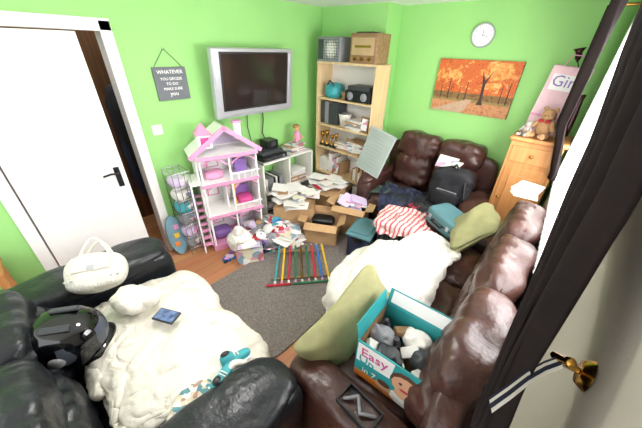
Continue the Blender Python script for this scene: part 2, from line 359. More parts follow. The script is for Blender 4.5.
cloth('white_duvet',(-.70,1.55,.85),(1.18,1.36),DUV2,n=84,amp=.12,sc=4.0,seed=1,rot=8,thick=.026,a2=.6)
cloth('cream_duvet',(-1.22,.20,.80),(1.22,1.14),DUV,n=84,amp=.115,sc=3.7,seed=2,rot=-14,thick=.026,a2=.6)
s=B('laundry_basket'); s.X=T((-.96,2.33,0),(0,0,10))
s.puff((0,0,.24),(.38,.34,.48),DGR,k=12,n=6); 
for k in range(7): s.box((-.15+.05*k,-.172,.26),(.02,.006,.28),BLK)
s.box((0,0,.48),(.41,.37,.025),GREYC,bev=.008); lb=s.done()
cr=B('storage_crate'); cr.X=T((-1.28,2.16,0),(0,0,14))
cr.puff((0,0,.15),(.24,.36,.30),NAVY,k=14,n=6); cr.box((0,0,.305),(.27,.39,.03),TEALC,bev=.01); cr.box((0,0,.325),(.2,.3,.012),TEALC,bev=.004)
for q in(-1,1): cr.box((0,q*.195,.27),(.1,.015,.06),BLK,bev=.004)
cr.done()
cloth('striped_towel',(-.93,2.34,.66),(.50,.50),RDST,n=34,amp=.07,sc=7,seed=3,rot=25,thick=.006)
cloth('dark_green_throw',(-1.46,2.86,.80),(.55,.50),GRNC,n=34,amp=.08,sc=6,seed=4,rot=5,thick=.006)
cloth('navy_jumper',(-1.18,2.78,.74),(.52,.44),NAVY,n=34,amp=.10,sc=7,seed=5,rot=20,thick=.012)
cloth('black_coat',(-1.04,2.80,.86),(.54,.46),BLKC,n=34,amp=.10,sc=6,seed=25,rot=-10,thick=.014)
cloth('red_jumper',(-1.0,2.64,.84),(.38,.32),RED,n=26,amp=.08,sc=8,seed=6,rot=-20,thick=.010)
cloth('red_scarf',(-.55,2.80,.78),(.42,.28),RED,n=26,amp=.07,sc=8,seed=7,rot=15,thick=.006)
cloth('white_shirt',(-1.20,2.60,.90),(.30,.28),PAPER,n=22,amp=.06,sc=9,seed=8,rot=0,thick=.008)
cloth('grey_jumper',(-1.22,2.34,.62),(.34,.30),BLKC,n=26,amp=.08,sc=7,seed=15,rot=30,thick=.008)
cloth('navy_jacket',(-1.62,-.02,.82),(.44,.44),INDI,n=26,amp=.08,sc=6,seed=11,rot=10,thick=.01)
run_sims(sofas+COL+[floor,lb])
# ---------------------------------------------------------------- cushions
def cushion(name,M,d,m,seed=0):
    s=B(name)
    def fn(w):
        hx,hy=d[0]/2,d[1]/2; u,v=abs(w.x)/hx,abs(w.y)/hy
        pinch=1-.75*max(0,(max(u,v)))**3
        return Vector((w.x*(1+.10*v*v*u*u),w.y*(1+.10*u*u*v*v),w.z*max(pinch,.12)))
    s.puff((0,0,0),d,m,M=M,k=6,n=24,amp=.03,sc=7,seed=seed,fn=fn); return s.done()
def axes(c,L,Wv):
    L=Vector(L).normalized(); Wv=Vector(Wv); Wv=(Wv-L*Wv.dot(L)).normalized(); N=Wv.cross(L)
    return Matrix(((Wv.x,L.x,N.x,c[0]),(Wv.y,L.y,N.y,c[1]),(Wv.z,L.z,N.z,c[2]),(0,0,0,1)))
cushion('olive_cushion',axes((-.545,.885,.625),(.08,.55,.28),(-.28,-.46,.75)),(.37,.57,.18),OLIVE,1)
cushion('olive_cushion',T((-.34,2.30,.70),(0,-50,25)),(.40,.40,.18),OLIVE,2)
# ---------------------------------------------------------------- carton helper
def carton(s,c,d,rz,m,mi,flaps=(40,40,40,40),fl=.12):
    s.X=T(c,(0,0,rz)); x,y,z=d; th=.006
    s.box((0,0,th/2),(x,y,th),mi)
    s.box((-x/2,0,z/2),(th,y,z),m); s.box((x/2,0,z/2),(th,y,z),m); s.box((0,-y/2,z/2),(x,th,z),m); s.box((0,y/2,z/2),(x,th,z),m)
    s.box((-x/2+th,0,z/2),(.001,y-.02,z-.01),mi); s.box((x/2-th,0,z/2),(.001,y-.02,z-.01),mi)
    for i,(a,(ox,oy),ln) in enumerate(zip(flaps,((-1,0),(1,0),(0,-1),(0,1)),(y,y,x,x))):
        if a is None: continue
        r=math.radians(a); cx=ox*(x/2+fl/2*math.cos(r)); cyy=oy*(y/2+fl/2*math.cos(r)); cz=z+fl/2*math.sin(r)
        if ox: s.box((cx,0,cz),(fl,ln,.004),m,rot=(0,-ox*a,0))
        else: s.box((0,cyy,cz),(ln,fl,.004),m,rot=(oy*a,0,0))
    s.X=Matrix.Identity(4)
def papers(s,x0,x1,y0,y1,z,n,mats,big=.21,tilt=7,dz=.004):
    for i in range(n):
        c=(random.uniform(x0,x1),random.uniform(y0,y1),z+.004+i*dz)
        k=random.choice([1,1,.7,.5])
        s.box(c,(big*k,big*1.35*k,.002),random.choice(mats),rot=(random.uniform(-tilt,tilt),random.uniform(-tilt,tilt),random.uniform(0,180)))
DT=mat('nappy_teal','2f9fa2',.5,var=.08,vs=3)
s=B('nappy_box'); nb=(-.235,.90,.515); carton(s,nb,(.34,.29,.26),4,DT,CARDD,(78,50,None,70),.09)
s.X=T(nb,(0,0,4))
FT=Matrix(((1,0,0,0),(0,0,-1,-.149),(0,1,0,0),(0,0,0,1)))
s.poly([(-.168,.0),(.168,.0),(.168,.05),(.05,.06),(-.168,.045)],.001,ORNG,FT)
s.poly([(-.165,.12),(.01,.14),(.02,.255),(-.165,.25)],.0012,WHITE,FT)
s.text('Easy',.08,FT@T((-.075,.18,.003),(0,0,4)),HOT); s.text('Up',.07,FT@T((-.11,.125,.003)),DT); s.text('in 7',.05,FT@T((-.09,.06,.003)),WHITE)
def disc(x,y,r,m,o=.002,ry=None,MM=None): s.poly([(x+r*math.cos(a*.524),y+(ry or r)*math.sin(a*.524)) for a in range(12)],o,m,MM or FT)
HAIR=mat('brown_hair','5a3a28',.8)
disc(.09,.045,.07,WHITE,.0018,.045); disc(.09,.085,.05,SKIN,.002,.03)
disc(.085,.165,.075,HAIR,.0022,.07); disc(.085,.15,.066,SKIN,.0028,.06); disc(.062,.16,.008,BLK,.0036); disc(.108,.16,.008,BLK,.0036); disc(.085,.122,.022,RED,.0036,.008)
disc(-.01,.05,.04,SKIN,.002,.035); disc(-.01,.072,.032,HAIR,.0024,.018)
ST=Matrix(((0,0,1,.172),(1,0,0,0),(0,1,0,0),(0,0,0,1)))
s.poly([(-.14,.02),(.14,.02),(.14,.12),(-.14,.08)],.0012,WHITE,ST); s.text('in 7',.09,ST@T((0,.14,.003)),WHITE); disc(.06,.07,.03,ORNG,.002,MM=ST)
FR=T((.17+.029,0,.26+.034),(0,-50,0))@T((0,0,.004)); s.raw([(-.04,-.13,0),(.04,-.13,0),(.04,.13,0),(-.04,.13,0)],[[0,1,2,3]],WHITE,FR); s.text('in 7',.07,FR@T((.02,0,.002),(0,0,90)),DT)
FB=T((0,.145+.015,.26+.042),(70,0,0)); s.raw([(-.15,-.03,.004),(.15,-.03,.004),(.15,.04,.004),(-.15,.04,.004)],[[0,1,2,3]],WHITE,FB)
for i in range(4):
    for j in range(3):
        x,y=-.11+.075*i,-.085+.085*j; mm=random.choice([WHM,GREYC,DGR,GREYC,BLKC,SPKW,WHM]); a=random.uniform(-.02,.02)
        if (i+j)%3==0: s.box((x,y,.19),(.09,.05,.03),mm,rot=(random.uniform(-40,40),random.uniform(-40,40),random.uniform(0,90)),bev=.004)
        elif (i+j)%3==1: s.puff((x,y,.18),(.12,.09,.08),mm,k=2.5,n=10,ridge=.016,rs=18,seed=i+j)
        else: s.cyl((x,y,.01),(x+a,y+a,.19),.026,mm); s.cyl((x+a,y+a,.19),(x+a,y+a,.225),.013,DGR)
s.done()
s=B('storage_tray'); s.X=T((-.26,.59,.555),(0,0,-4))
s.box((0,0,.006),(.18,.10,.012),DGR)
for x in(-.09,.09): s.box((x,0,.025),(.008,.10,.04),BLK)
for y in(-.05,.05): s.box((0,y,.025),(.18,.008,.04),BLK)
s.tube([(-.07,-.02,.03),(-.03,.03,.04),(.02,-.02,.04),(.07,.02,.035)],.008,GREYC); s.done()
# ---------------------------------------------------------------- pencil frame
s=B('giant_pencil_rack'); A=Vector((-1.90,1.46,.10)); Bp=Vector((-1.56,1.84,.10)); Cc=Vector((-1.20,1.56,.03)); Dd=Vector((-1.57,1.11,.03))
cols=[TEAL,YEL,RED,GRN2,BRASS,GRN2,RED,BLUE,YEL]
for i in range(9):
    t=(i+.5)/9; a=A.lerp(Bp,t); b_=Dd.lerp(Cc,t); z=Vector((0,0,.012)); tip=a+(a-b_).normalized()*.035
    s.cyl(b_+z,a+z,.011,cols[i],n=6); s.cyl(a+z,tip+z,.011,BIRCH,r1=.001,n=6); s.cyl(b_+z,b_.lerp(a,.06)+z,.0115,PINK if i%2 else WHITE,n=8)
for a,b_,cc in((A.lerp(Dd,.12),Bp.lerp(Cc,.12),SPKW),(Dd+(Dd-Cc)*.08,Cc+(Cc-Dd)*.06,GRN2),(A.lerp(Dd,.85),Bp.lerp(Cc,.85),SPKW)):
    s.cyl(a,b_,.012,cc,n=8)
    if cc is GRN2: s.cyl(b_,b_+(b_-a).normalized()*.05,.012,BIRCH,r1=.002,n=8); s.cyl(a,a.lerp(b_,.35),.0125,RED,n=8)
for p_ in(A,Bp): s.cyl((p_.x,p_.y,.016),(p_.x,p_.y,.10),.010,SPKW,n=8)
s.done()
# ---------------------------------------------------------------- bookshelf
S0,S1,SY,SZ=-2.605,-1.75,2.80,1.81
s=B('bookcase'); yc=(SY+3.09)/2; dp=3.09-SY
for x in(S0+.01,S1-.01): s.box((x,yc,SZ/2),(.02,dp,SZ),BIRCH,bev=.002)
shz=[.06,.42,.78,1.08,1.40,SZ-.01]
for z_ in shz: s.box(((S0+S1)/2,yc,z_),(S1-S0-.04,dp,.022),BIRCH)
s.box(((S0+S1)/2,3.085,SZ/2),(S1-S0,.008,SZ),WHM); s.box(((S0+S1)/2,SY+.02,.03),(S1-S0-.04,.015,.06),BIRCH); s.done()
s=B('shelf_books_and_binders')
def row(z_,x0,x1,mats,h0,h1,w0=.02,w1=.05):
    x=x0
    while x<x1:
        wv=random.uniform(w0,w1); hh=random.uniform(h0,h1); s.box((x+wv/2,2.95,z_+.012+hh/2),(wv-.003,.2,hh),random.choice(mats),bev=.002); x+=wv
row(1.08,-2.57,-2.34,[DGR,GREYC,BLK,NAVY],.24,.28,.06,.08); row(.42,-2.57,-2.2,[PAPER,MAG,WHM,CARD,GREYC],.16,.26); row(.42,-2.0,-1.82,[PAPER,WHM,CARD],.1,.22)
row(.06,-2.5,-1.85,[CARD,DGR,WHM],.2,.28,.05,.1)
for x0,zz,nn in((-2.0,1.092,10),(-2.15,.792,9),(-1.95,.792,14)):
    for i in range(nn): s.box((x0+random.uniform(-.03,.03),2.92,zz+.004+.011*i),(.24,.2,.008),random.choice([PAPER,PAPER,MAG,WHM,CARD]),rot=(0,0,random.uniform(-14,14)))
for x,zz in((-1.86,1.092),(-2.25,.43),(-2.06,.79)): s.box((x,2.84,zz+.09),(.13,.012,.17),SPKW,rot=(-12,0,-8)); s.box((x,2.832,zz+.09),(.1,.006,.13),MAG,rot=(-12,0,-8))
s.done()
s=B('teal_bag'); s.puff((-2.42,2.94,1.49),(.22,.2,.17),TEAL,k=3,n=14,ridge=.012,rs=9); s.tube([(-2.48,2.86,1.55),(-2.43,2.85,1.61),(-2.37,2.86,1.56)],.007,NAVY); s.done()
s=B('stereo_player'); s.box((-1.98,2.93,1.475),(.36,.24,.12),BLK,bev=.008); s.box((-1.98,2.93,1.56),(.30,.22,.05),DGR,bev=.006)
for x in(-2.08,-1.89): s.lathe((x,2.808,1.475),[(0,.006),(.03,.006),(.034,0),(.045,0)],GREYC,16,(90,0,0))
s.done()
s=B('wicker_basket'); s.lathe((-2.22,2.93,1.412),[(.0,.0),(.05,0),(.065,.07),(.07,.08),(.06,.07),(.045,.02),(0,.02)],CARD,18); s.done()
s=B('white_basket'); s.lathe((-2.22,2.93,1.092),[(.0,.0),(.06,0),(.085,.14),(.09,.15),(.08,.14),(.05,.02),(0,.02)],WHM,18); s.puff((-2.22,2.93,1.2),(.13,.13,.1),GREYC,k=2.5,n=8,ridge=.01); s.done()
for i,(x,hh) in enumerate(((-2.53,.20),(-2.45,.24),(-2.36,.18),(-2.29,.22))):
    s=B('trophy'); zb=.792
    s.box((x,2.86,zb+.015),(.05,.06,.03),BLK,bev=.003); s.lathe((x,2.86,zb+.03),[(.02,0),(.008,.03),(.006,.07),(.022,hh*.55),(.028,hh*.75),(.022,hh*.75),(.0,hh*.5)],BRASS,14)
    for q in(-1,1): s.tube([(x+q*.02,2.86,zb+.03+hh*.7),(x+q*.035,2.86,zb+.03+hh*.6),(x+q*.018,2.86,zb+.03+hh*.5)],.003,BRASS,n=6)
    s.done()
s=B('mesh_front_speaker'); s.box((-2.43,2.94,SZ+.125),(.34,.27,.25),GREYC,bev=.006); s.box((-2.43,2.803,SZ+.125),(.30,.006,.21),SILV)
for i in range(13): s.box((-2.43-.15+.025*i,2.798,SZ+.125),(.004,.004,.21),DGR)
for i in range(8): s.box((-2.43,2.797,SZ+.03+.027*i),(.30,.004,.004),DGR)
s.box((-2.54,2.796,SZ+.125),(.07,.004,.2),GRNC)
s.lathe((-2.38,2.80,SZ+.125),[(0,.004),(.03,.004),(.08,.0),(.085,.006)],WHM,20,(90,0,0)); s.done()
s=B('wooden_radio'); s.box((-1.95,2.93,SZ+.14),(.34,.26,.28),SPKW,bev=.012); s.box((-1.95,2.797,SZ+.16),(.28,.006,.16),mat('speaker_cloth','b39a72',.9,var=.1,bump=.3))
for x in(-2.04,-1.95,-1.86): s.cyl((x,2.80,SZ+.045),(x,2.78,SZ+.045),.018,BRASS)
s.box((-1.95,2.793,SZ+.16),(.2,.004,.02),BRASS); s.box((-1.98,2.93,SZ+.287),(.2,.16,.014),DGR,bev=.003); s.done()
s=B('small_whiteboard'); s.X=T((-1.60,2.66,.68),(-14,0,0))@T((0,0,.26),(0,12,0))
s.box((0,0,0),(.34,.012,.50),SILV,bev=.003); s.box((0,-.0075,0),(.31,.002,.47),mat('board_face','98a49c',.3,var=.08,vs=3))
for i in range(10): s.box((random.uniform(-.03,.03),-.0092,.19-.04*i),(random.uniform(.12,.24),.001,.003),GREYC)
s.done()
# ---------------------------------------------------------------- media shelves
s=B('media_shelf'); 
for y in(1.78,2.18,2.58): s.box((LX+.19,y,.4),(.32,.02,.8),WHM)
for z_ in(.05,.4,.79): s.box((LX+.19,2.18,z_),(.32,.82,.02),WHM)
s.done()
s=B('dvd_player'); s.box((LX+.19,1.98,.835),(.28,.36,.06),BLK,bev=.005); s.box((LX+.333,1.98,.835),(.004,.3,.02),DGR); s.box((LX+.19,1.96,.89),(.24,.3,.045),DGR,bev=.004); s.cyl((LX+.336,2.1,.835),(LX+.342,2.1,.835),.012,SILV); s.done()
s=B('speaker_box'); s.box((LX+.17,2.02,.96),(.16,.16,.09),BLK,bev=.01); s.lathe((LX+.252,2.02,.96),[(0,.004),(.02,.004),(.035,0)],DGR,14,(0,90,0)); s.done()
s=B('shelf_games'); 
for i in range(9): s.box((LX+.19,1.85+.03*i,.49),(.22,.024,.16),random.choice([BLK,WHM,MAG,GREYC,DGR]))
for i in range(6): s.box((LX+.19,2.38,.42+.024*i),(.22,.26,.02),random.choice([PAPER,MAG,WHM,CARD]),rot=(0,0,random.uniform(-5,5)))
for i in range(6): s.box((LX+.19,1.98,.072+.03*i),(.22,.28,.026),random.choice([BLK,MAG,GREYC]))
for i in range(7): s.box((LX+.19,2.40+random.uniform(-.04,.04),.80+.012*i),(.2,.22,.008),random.choice([PAPER,MAG,CARD]),rot=(0,0,random.uniform(-15,15)))
s.done()
s=B('tv_cable'); s.tube([(LX+.05,2.05,1.34),(LX+.03,2.07,1.2),(LX+.03,2.04,1.05),(LX+.04,2.10,.88)],.006,BLK); s.tube([(LX+.04,1.85,1.34),(LX+.03,1.84,1.15),(LX+.04,1.88,.9)],.005,DGR); s.done()
s=B('toy_doll'); s.X=T((0,0,.085)); s.puff((LX+.2,2.45,.875),(.09,.09,.14),PINK,k=2.6,n=8); s.ball((LX+.2,2.45,.98),(.07,.07,.08),SKIN); s.puff((LX+.19,2.45,1.0),(.08,.08,.06),mat('doll_hair','a87f45',.8),k=2.4,n=6)
for q in(-1,1): s.cyl((LX+.2,2.45+q*.035,.91),(LX+.23,2.45+q*.08,.85),.010,SKIN); s.ball((LX+.235,2.45+q*.016,.98),(.008,.008,.008),BLK)
s.done()
# ---------------------------------------------------------------- dollhouse
s=B('dollhouse'); s.X=T((-2.52,1.36,0),(0,0,-16))@Matrix.Scale(1.04,4)
w_,dd=.56,.34
for z_ in(.03,.40,.74,1.0): s.box((0,0,z_),(dd,w_,.022 if z_>.1 else .06),WHITE if z_>.1 else PINK)
for z_ in(.40,.74,1.0): s.box((dd/2+.002,0,z_),(.006,w_,.03),PINK)
s.box((-dd/2,0,.52),(.012,w_,1.0),WHITE)
for y in(-w_/2,w_/2): s.box((-.04,y,.51),(dd-.1,.012,.98),WHITE)
s.box((-.06,.06,.21),(dd-.14,.01,.34),LILAC); s.box((-.06,-.04,.57),(dd-.14,.01,.34),WHITE)
for q in(-1,1):
    s.box((-.03,q*.16,1.12),(dd-.02,.40,.014),WHITE,rot=(-q*36,0,0))
    s.box((-.03+dd/2-.01,q*.16,1.125),(.014,.42,.04),PINK,rot=(-q*36,0,0))
s.raw([(-dd/2,-.28,1.0),(-dd/2,.28,1.0),(-dd/2,0,1.22)],[[0,1,2]],LILAC)
s.box((-.03,.16,1.17),(.06,.06,.16),WHITE,bev=.004); s.box((-.03,.16,1.255),(.075,.075,.02),PINK)
s.box((.04,-.17,1.13),(.12,.12,.12),WHITE); s.lathe((.04,-.17,1.19),[(.1,0),(.0,.1)],PINK,4,(0,0,45)); s.box((.102,-.17,1.13),(.006,.07,.08),HOT)
for z0 in(.06,.41,.75):
    hh=.33 if z0<.7 else .24
    for y in(-w_/2+.02,0,w_/2-.02): s.cyl((dd/2-.02,y,z0),(dd/2-.02,y,z0+hh),.010,WHITE,n=8)
    for y in(-w_/4,w_/4):
        pts=[(dd/2-.02,y-.12+.24*k/8,z0+hh-.07+.06*math.sin(math.pi*k/8)) for k in range(9)]; s.tube(pts,.007,PINK,n=6)
    for k in range(5,9): s.cyl((dd/2,-.26+.065*k,z0),(dd/2,-.26+.065*k,z0+.07),.004,WHITE,n=6)
    s.box((dd/2,.14,z0+.075),(.012,w_*.5,.01),WHITE)
for y,z_ in((-.14,.57),(.14,.57),(-.14,.22),(.17,.22),(-.1,.88),(.12,.88)):
    s.box((-dd/2+.012,y,z_),(.01,.12,.16),PINK); s.box((-dd/2+.02,y,z_),(.008,.09,.13),WHITE)
s.puff((.0,.14,.46),(.18,.16,.08),HOT,k=4,n=6); s.box((-.08,.14,.52),(.02,.16,.14),PURP); s.puff((.0,-.15,.12),(.16,.18,.1),PURP,k=4,n=6); s.box((.02,.15,.14),(.1,.14,.012),WHITE); s.cyl((.02,.15,.06),(.02,.15,.14),.012,WHITE)
s.puff((.0,-.13,.79),(.14,.18,.07),PINK,k=4,n=6); s.box((-.02,.14,.83),(.08,.12,.14),PURP,bev=.005); s.cyl((.03,.04,.42),(.03,.04,.62),.008,YEL); s.lathe((.03,.04,.62),[(.03,0),(.02,.05)],YEL)
for k in range(8): s.box((dd/2-.03-.02*k,-w_/2-.05,.10+.07*k),(.05,.08,.012),PINK)
for k in range(3): s.cyl((dd/2-.02-.1*k,-w_/2-.09,.0),(dd/2-.02-.1*k,-w_/2-.09,.75),.008,PURP if k==1 else WHITE,n=8)
s.box((.0,-w_/2-.05,.76),(dd-.05,.09,.012),WHITE); s.done()
s=B('wire_rack'); s.X=T((-2.66,.91,0))
for k in range(7):
    z_=.08+.14*k
    for x in(-.11,.11): s.cyl((x,-.08,z_),(x,.08,z_),.004,CHR,n=6)
    for y in(-.08,.08): s.cyl((-.11,y,z_),(.11,y,z_),.004,CHR,n=6)
    for q in range(6): s.cyl((-.11+.044*q,-.08,z_-.03),(-.11+.044*q,.08,z_-.03),.002,CHR,n=5)
for x in(-.11,.11):
    for y in(-.08,-.027,.027,.08): s.cyl((x,y,0),(x,y,.93),.0035,CHR,n=6)
for k in range(6):
    s.puff((0,-.01,.08+.14*k+.03),(.18,.13,.09),random.choice([LILAC,MAG,WHM,GREYC,TEAL]),k=3,n=8,ridge=.012,rs=14,seed=k)
    s.box((.05,.02,.08+.14*k+.055),(.09,.07,.03),random.choice([PINK,WHM,PAPER,MAG]),rot=(10,8,30),bev=.003)
s.done()
s=B('toy_play_mat'); s.X=T((-2.64,.77,0),(0,-14,0)); s.poly([(.14*math.cos(a*.3927),.23+.22*math.sin(a*.3927)) for a in range(16)],.02,mat('faded_blue_board','6f97a6',.6,var=.15),Matrix(((0,0,1,0),(.6,0,0,0),(0,1,0,0),(0,0,0,1))))
for i,mm in enumerate([ORNG,YEL,PINK]): s.box((.025,-.02+.02*i,.14+.09*i),(.006,.05,.05),mm,bev=.002)
s.done()
# ---------------------------------------------------------------- boxes, papers
s=B('cardboard_box'); carton(s,(-2.16,1.98,0),(.46,.34,.36),40,CARD,CARDD,(None,None,None,None)); s.X=T((-2.16,1.98,0),(0,0,40)); s.box((0,0,.36),(.45,.33,.006),CARD); s.done()
s=B('cardboard_box'); carton(s,(-1.76,2.04,0),(.36,.28,.28),30,CARD,CARDD,(10,30,-30,20),.09); s.X=T((-1.76,2.04,0),(0,0,30)); s.box((0,0,.2),(.34,.26,.01),CARD); s.puff((0,0,.25),(.26,.16,.10),BLK,k=4,n=8); s.done()
s=B('cardboard_box'); carton(s,(-1.64,2.42,0),(.38,.30,.38),20,CARD,CARDD,(20,10,-20,None),.09); s.X=T((-1.64,2.42,0),(0,0,20))
for i in range(12): s.box((random.uniform(-.08,.08),random.uniform(-.05,.05),.32+.009*i),(.2,.14,.007),random.choice([PAPER,PINK,MAG,WHM,LILAC]),rot=(random.uniform(-15,15),random.uniform(-20,20),random.uniform(0,90)))
s.done()
s=B('paper_pile'); papers(s,-2.34,-1.98,1.82,2.14,.375,34,[PAPER,PAPER,MAG,WHM,CARD],big=.17); s.done()
s=B('cardboard_box'); carton(s,(-2.06,2.46,0),(.34,.3,.42),5,CARD,CARDD,(None,None,15,None)); s.X=T((-2.06,2.46,0),(0,0,5)); s.box((0,0,.41),(.33,.29,.006),CARD); s.done()
s=B('paper_pile'); papers(s,-2.20,-1.90,2.34,2.56,.425,30,[PAPER,PAPER,MAG,WHM,PAPER,RED],big=.16); s.done()
s=B('magazine_pile'); papers(s,-2.02,-1.86,1.60,1.76,.02,22,[PAPER,MAG,MAG,WHM],dz=.008,big=.18); s.done()
s=B('toy_carton'); carton(s,(-2.05,1.22,0),(.14,.26,.18),-32,MAG,CARDD,(None,50,None,None),.07); s.X=T((-2.05,1.22,0),(0,0,-32)); s.box((0,0,.17),(.12,.23,.006),LILAC); s.box((0,0,.19),(.08,.15,.03),PAPER,rot=(10,8,20)); s.done()
s=B('plastic_bag'); s.puff((-2.28,1.26,.11),(.22,.22,.22),WHM,k=2.5,n=20,ridge=.03,rs=8,seed=3); s.puff((-2.26,1.24,.24),(.08,.08,.1),WHM,k=2.4,n=8,ridge=.02,rs=12); s.done()
s=B('toy_pile')
tm=[PINK,PURP,BLUE,WHITE,WHM,RED,TEAL,LILAC,MAG,MAG,WHM,GREYC,PAPER,CARD,CARD,NAVY,PAPER,PAPER]
s.puff((-2.2,1.62,.09),(.46,.44,.20),GREYC,k=2.5,n=20,ridge=.03,rs=8)
for i in range(56):
    x=random.uniform(-2.40,-2.0); y=random.uniform(1.36,1.84); h=max(0,1-((x+2.2)/.26)**2-((y-1.62)/.26)**2)
    z_=.03+.17*h**.5+.02*random.random(); k=random.uniform(.05,.10); tl=random.uniform(-35,35)
    if i%4<2: s.box((x,y,z_),(k*1.7,k*1.1,random.uniform(.006,.05)),random.choice(tm),rot=(tl,random.uniform(-30,30),random.uniform(0,180)),bev=.002)
    elif i%4==2: s.puff((x,y,z_),(k*1.6,k*1.1,k*.6),random.choice(tm),k=2.5,n=8,ridge=.012,rs=14,seed=i,rot=(tl,0,random.uniform(0,180)))
    else: s.cyl((x,y,z_),(x+k,y+k*.5,z_+k*.3),k*.16,random.choice(tm))
s.done()
s=B('scattered_toys')
for i in range(34):
    x=random.uniform(-2.45,-1.95); y=random.uniform(1.0,1.5)
    if y<1.3 and x>-2.15: continue
    k=random.uniform(.02,.05)
    if i%2: s.box((x,y,.012),(k*2,k*1.3,.02),random.choice(tm),rot=(0,0,random.uniform(0,180)),bev=.003)
    else: s.puff((x,y,.018),(k*1.8,k,k*.7),random.choice(tm),k=2.6,n=5,ridge=.006,rs=20,rot=(0,0,random.uniform(0,180)))
s.done()
s=B('hard_suitcase'); s.X=T((-.56,2.44,.60),(0,6,-25)); s.puff((0,0,0),(.36,.26,.17),TEALC,k=7,n=12); s.box((0,0,0),(.362,.262,.012),DGR); s.tube([(-.06,-.13,0),(-.06,-.165,.0),(.06,-.165,0),(.06,-.13,0)],.009,BLK)
for x in(-.11,.11): s.box((x,-.131,.01),(.03,.012,.04),SILV,bev=.002)
s.done()
s=B('black_rucksack'); s.X=T((.06,.05,0)); s.puff((-.80,2.84,.72),(.38,.22,.42),BLKC,k=4,n=18,ridge=.022,rs=7); s.puff((-.80,2.72,.64),(.26,.08,.17),BLKC,k=4,n=10,ridge=.01); s.tube([(-.86,2.82,.91),(-.80,2.82,.98),(-.74,2.82,.91)],.01,BLK); s.box((-.80,2.71,.73),(.2,.01,.01),SILV); s.tube([(-.66,2.74,.85),(-.62,2.70,.7),(-.66,2.72,.56)],.014,BLK); s.done()
s=B('newspaper'); s.box((-.86,2.96,.95),(.2,.16,.015),MAG,rot=(30,5,10)); s.box((-.80,2.94,.94),(.16,.13,.012),PAPER,rot=(25,-8,-20)); s.done()
# ---------------------------------------------------------------- pine cabinet
s=B('pine_cabinet'); cx,cy=-.19,3.17; s.box((cx,cy,.66),(.38,.38,1.26),PINE,bev=.006); s.box((cx,cy-.005,1.31),(.42,.42,.035),PINE,bev=.01); s.box((cx,cy,.03),(.40,.40,.06),PINE,bev=.005)
s.box((cx,cy-.193,1.18),(.33,.014,.14),PINE,bev=.004); s.box((cx,cy-.193,.62),(.33,.014,.90),PINE,bev=.004); s.box((cx,cy-.202,.62),(.22,.01,.74),PINE,bev=.008)
s.ball((cx,cy-.212,1.18),(.03,.03,.03),BRASS); s.ball((cx-.13,cy-.212,.75),(.03,.03,.03),BRASS); s.done()
s=B('paper_stack'); 
for i in range(10): s.box((-.10,2.44,1.05+.005*i),(.15,.22,.004),random.choice([PAPER,PAPER,MAG,WHM]),rot=(0,0,random.uniform(-15,15)))
s.done()
def teddy(name,M,f,k=1,bow=None):
    s=B(name); s.X=M@Matrix.Scale(k,4)
    s.puff((0,0,.10),(.15,.13,.19),f,k=2.3,n=10,amp=.004,sc=40); s.puff((0,-.01,.235),(.13,.12,.12),f,k=2.2,n=10,amp=.004,sc=40)
    s.puff((0,-.065,.22),(.06,.05,.05),f,k=2.2,n=6); s.ball((0,-.092,.232),(.02,.014,.014),BLK)
    for q in(-1,1):
        s.ball((q*.05,0,.295),(.045,.025,.045),f); s.ball((q*.025,-.058,.252),(.012,.01,.012),BLK)
        s.puff((q*.085,-.03,.13),(.05,.06,.13),f,rot=(-25,q*-28,0),k=2.3,n=6); s.puff((q*.055,-.09,.03),(.06,.15,.06),f,rot=(0,0,q*-14),k=2.3,n=6); s.ball((q*.072,-.16,.035),(.06,.03,.07),f)
    if bow:
        for q in(-1,1): s.puff((q*.03,-.06,.175),(.05,.02,.035),bow,k=2.5,n=5)
    return s.done()
teddy('teddy_bear',T((-.20,3.09,1.33),(0,0,-15)),BEAR,.78,RED)
teddy('teddy_bear',T((-.31,3.05,1.33),(0,0,-20)),mat('grey_bear_fur','b8aea6',.95,var=.1,bump=.5,bs=180),.42)
s=B('pink_gift_bag'); CP=mat('card_pink','ecc6cf',.6,var=.12,vs=12); s.X=T((-.23,3.27,1.33),(0,5,-4)); s.box((0,0,.27),(.26,.10,.54),CP,bev=.004); s.box((0,-.051,.42),(.2,.002,.12),WHITE); s.text('Girl',.12,T((0,-.053,.39),(90,0,0)),PURP); s.box((0,-.051,.15),(.26,.003,.02),PINK)
s.tube([(-.06,-.05,.54),(-.04,-.05,.62),(.04,-.05,.62),(.06,-.05,.54)],.004,PINK,n=6); s.done()
OX=mat('oxblood_glass','3a1418',.2)
s=B('dark_flower_vase'); s.X=T((-.05,3.30,1.33)); s.lathe((0,0,0),[(0,0),(.025,0),(.03,.08),(.024,.2),(.016,.3),(.022,.34),(.0,.3)],OX); s.cyl((0,0,.3),(-.13,-.03,.58),.005,GRNC,n=6)
s.lathe((-.13,-.03,.57),[(.004,0),(.02,.03),(.022,.07),(.04,.10),(.012,.07),(0,.03)],OX,12,(0,-12,0)); s.done()
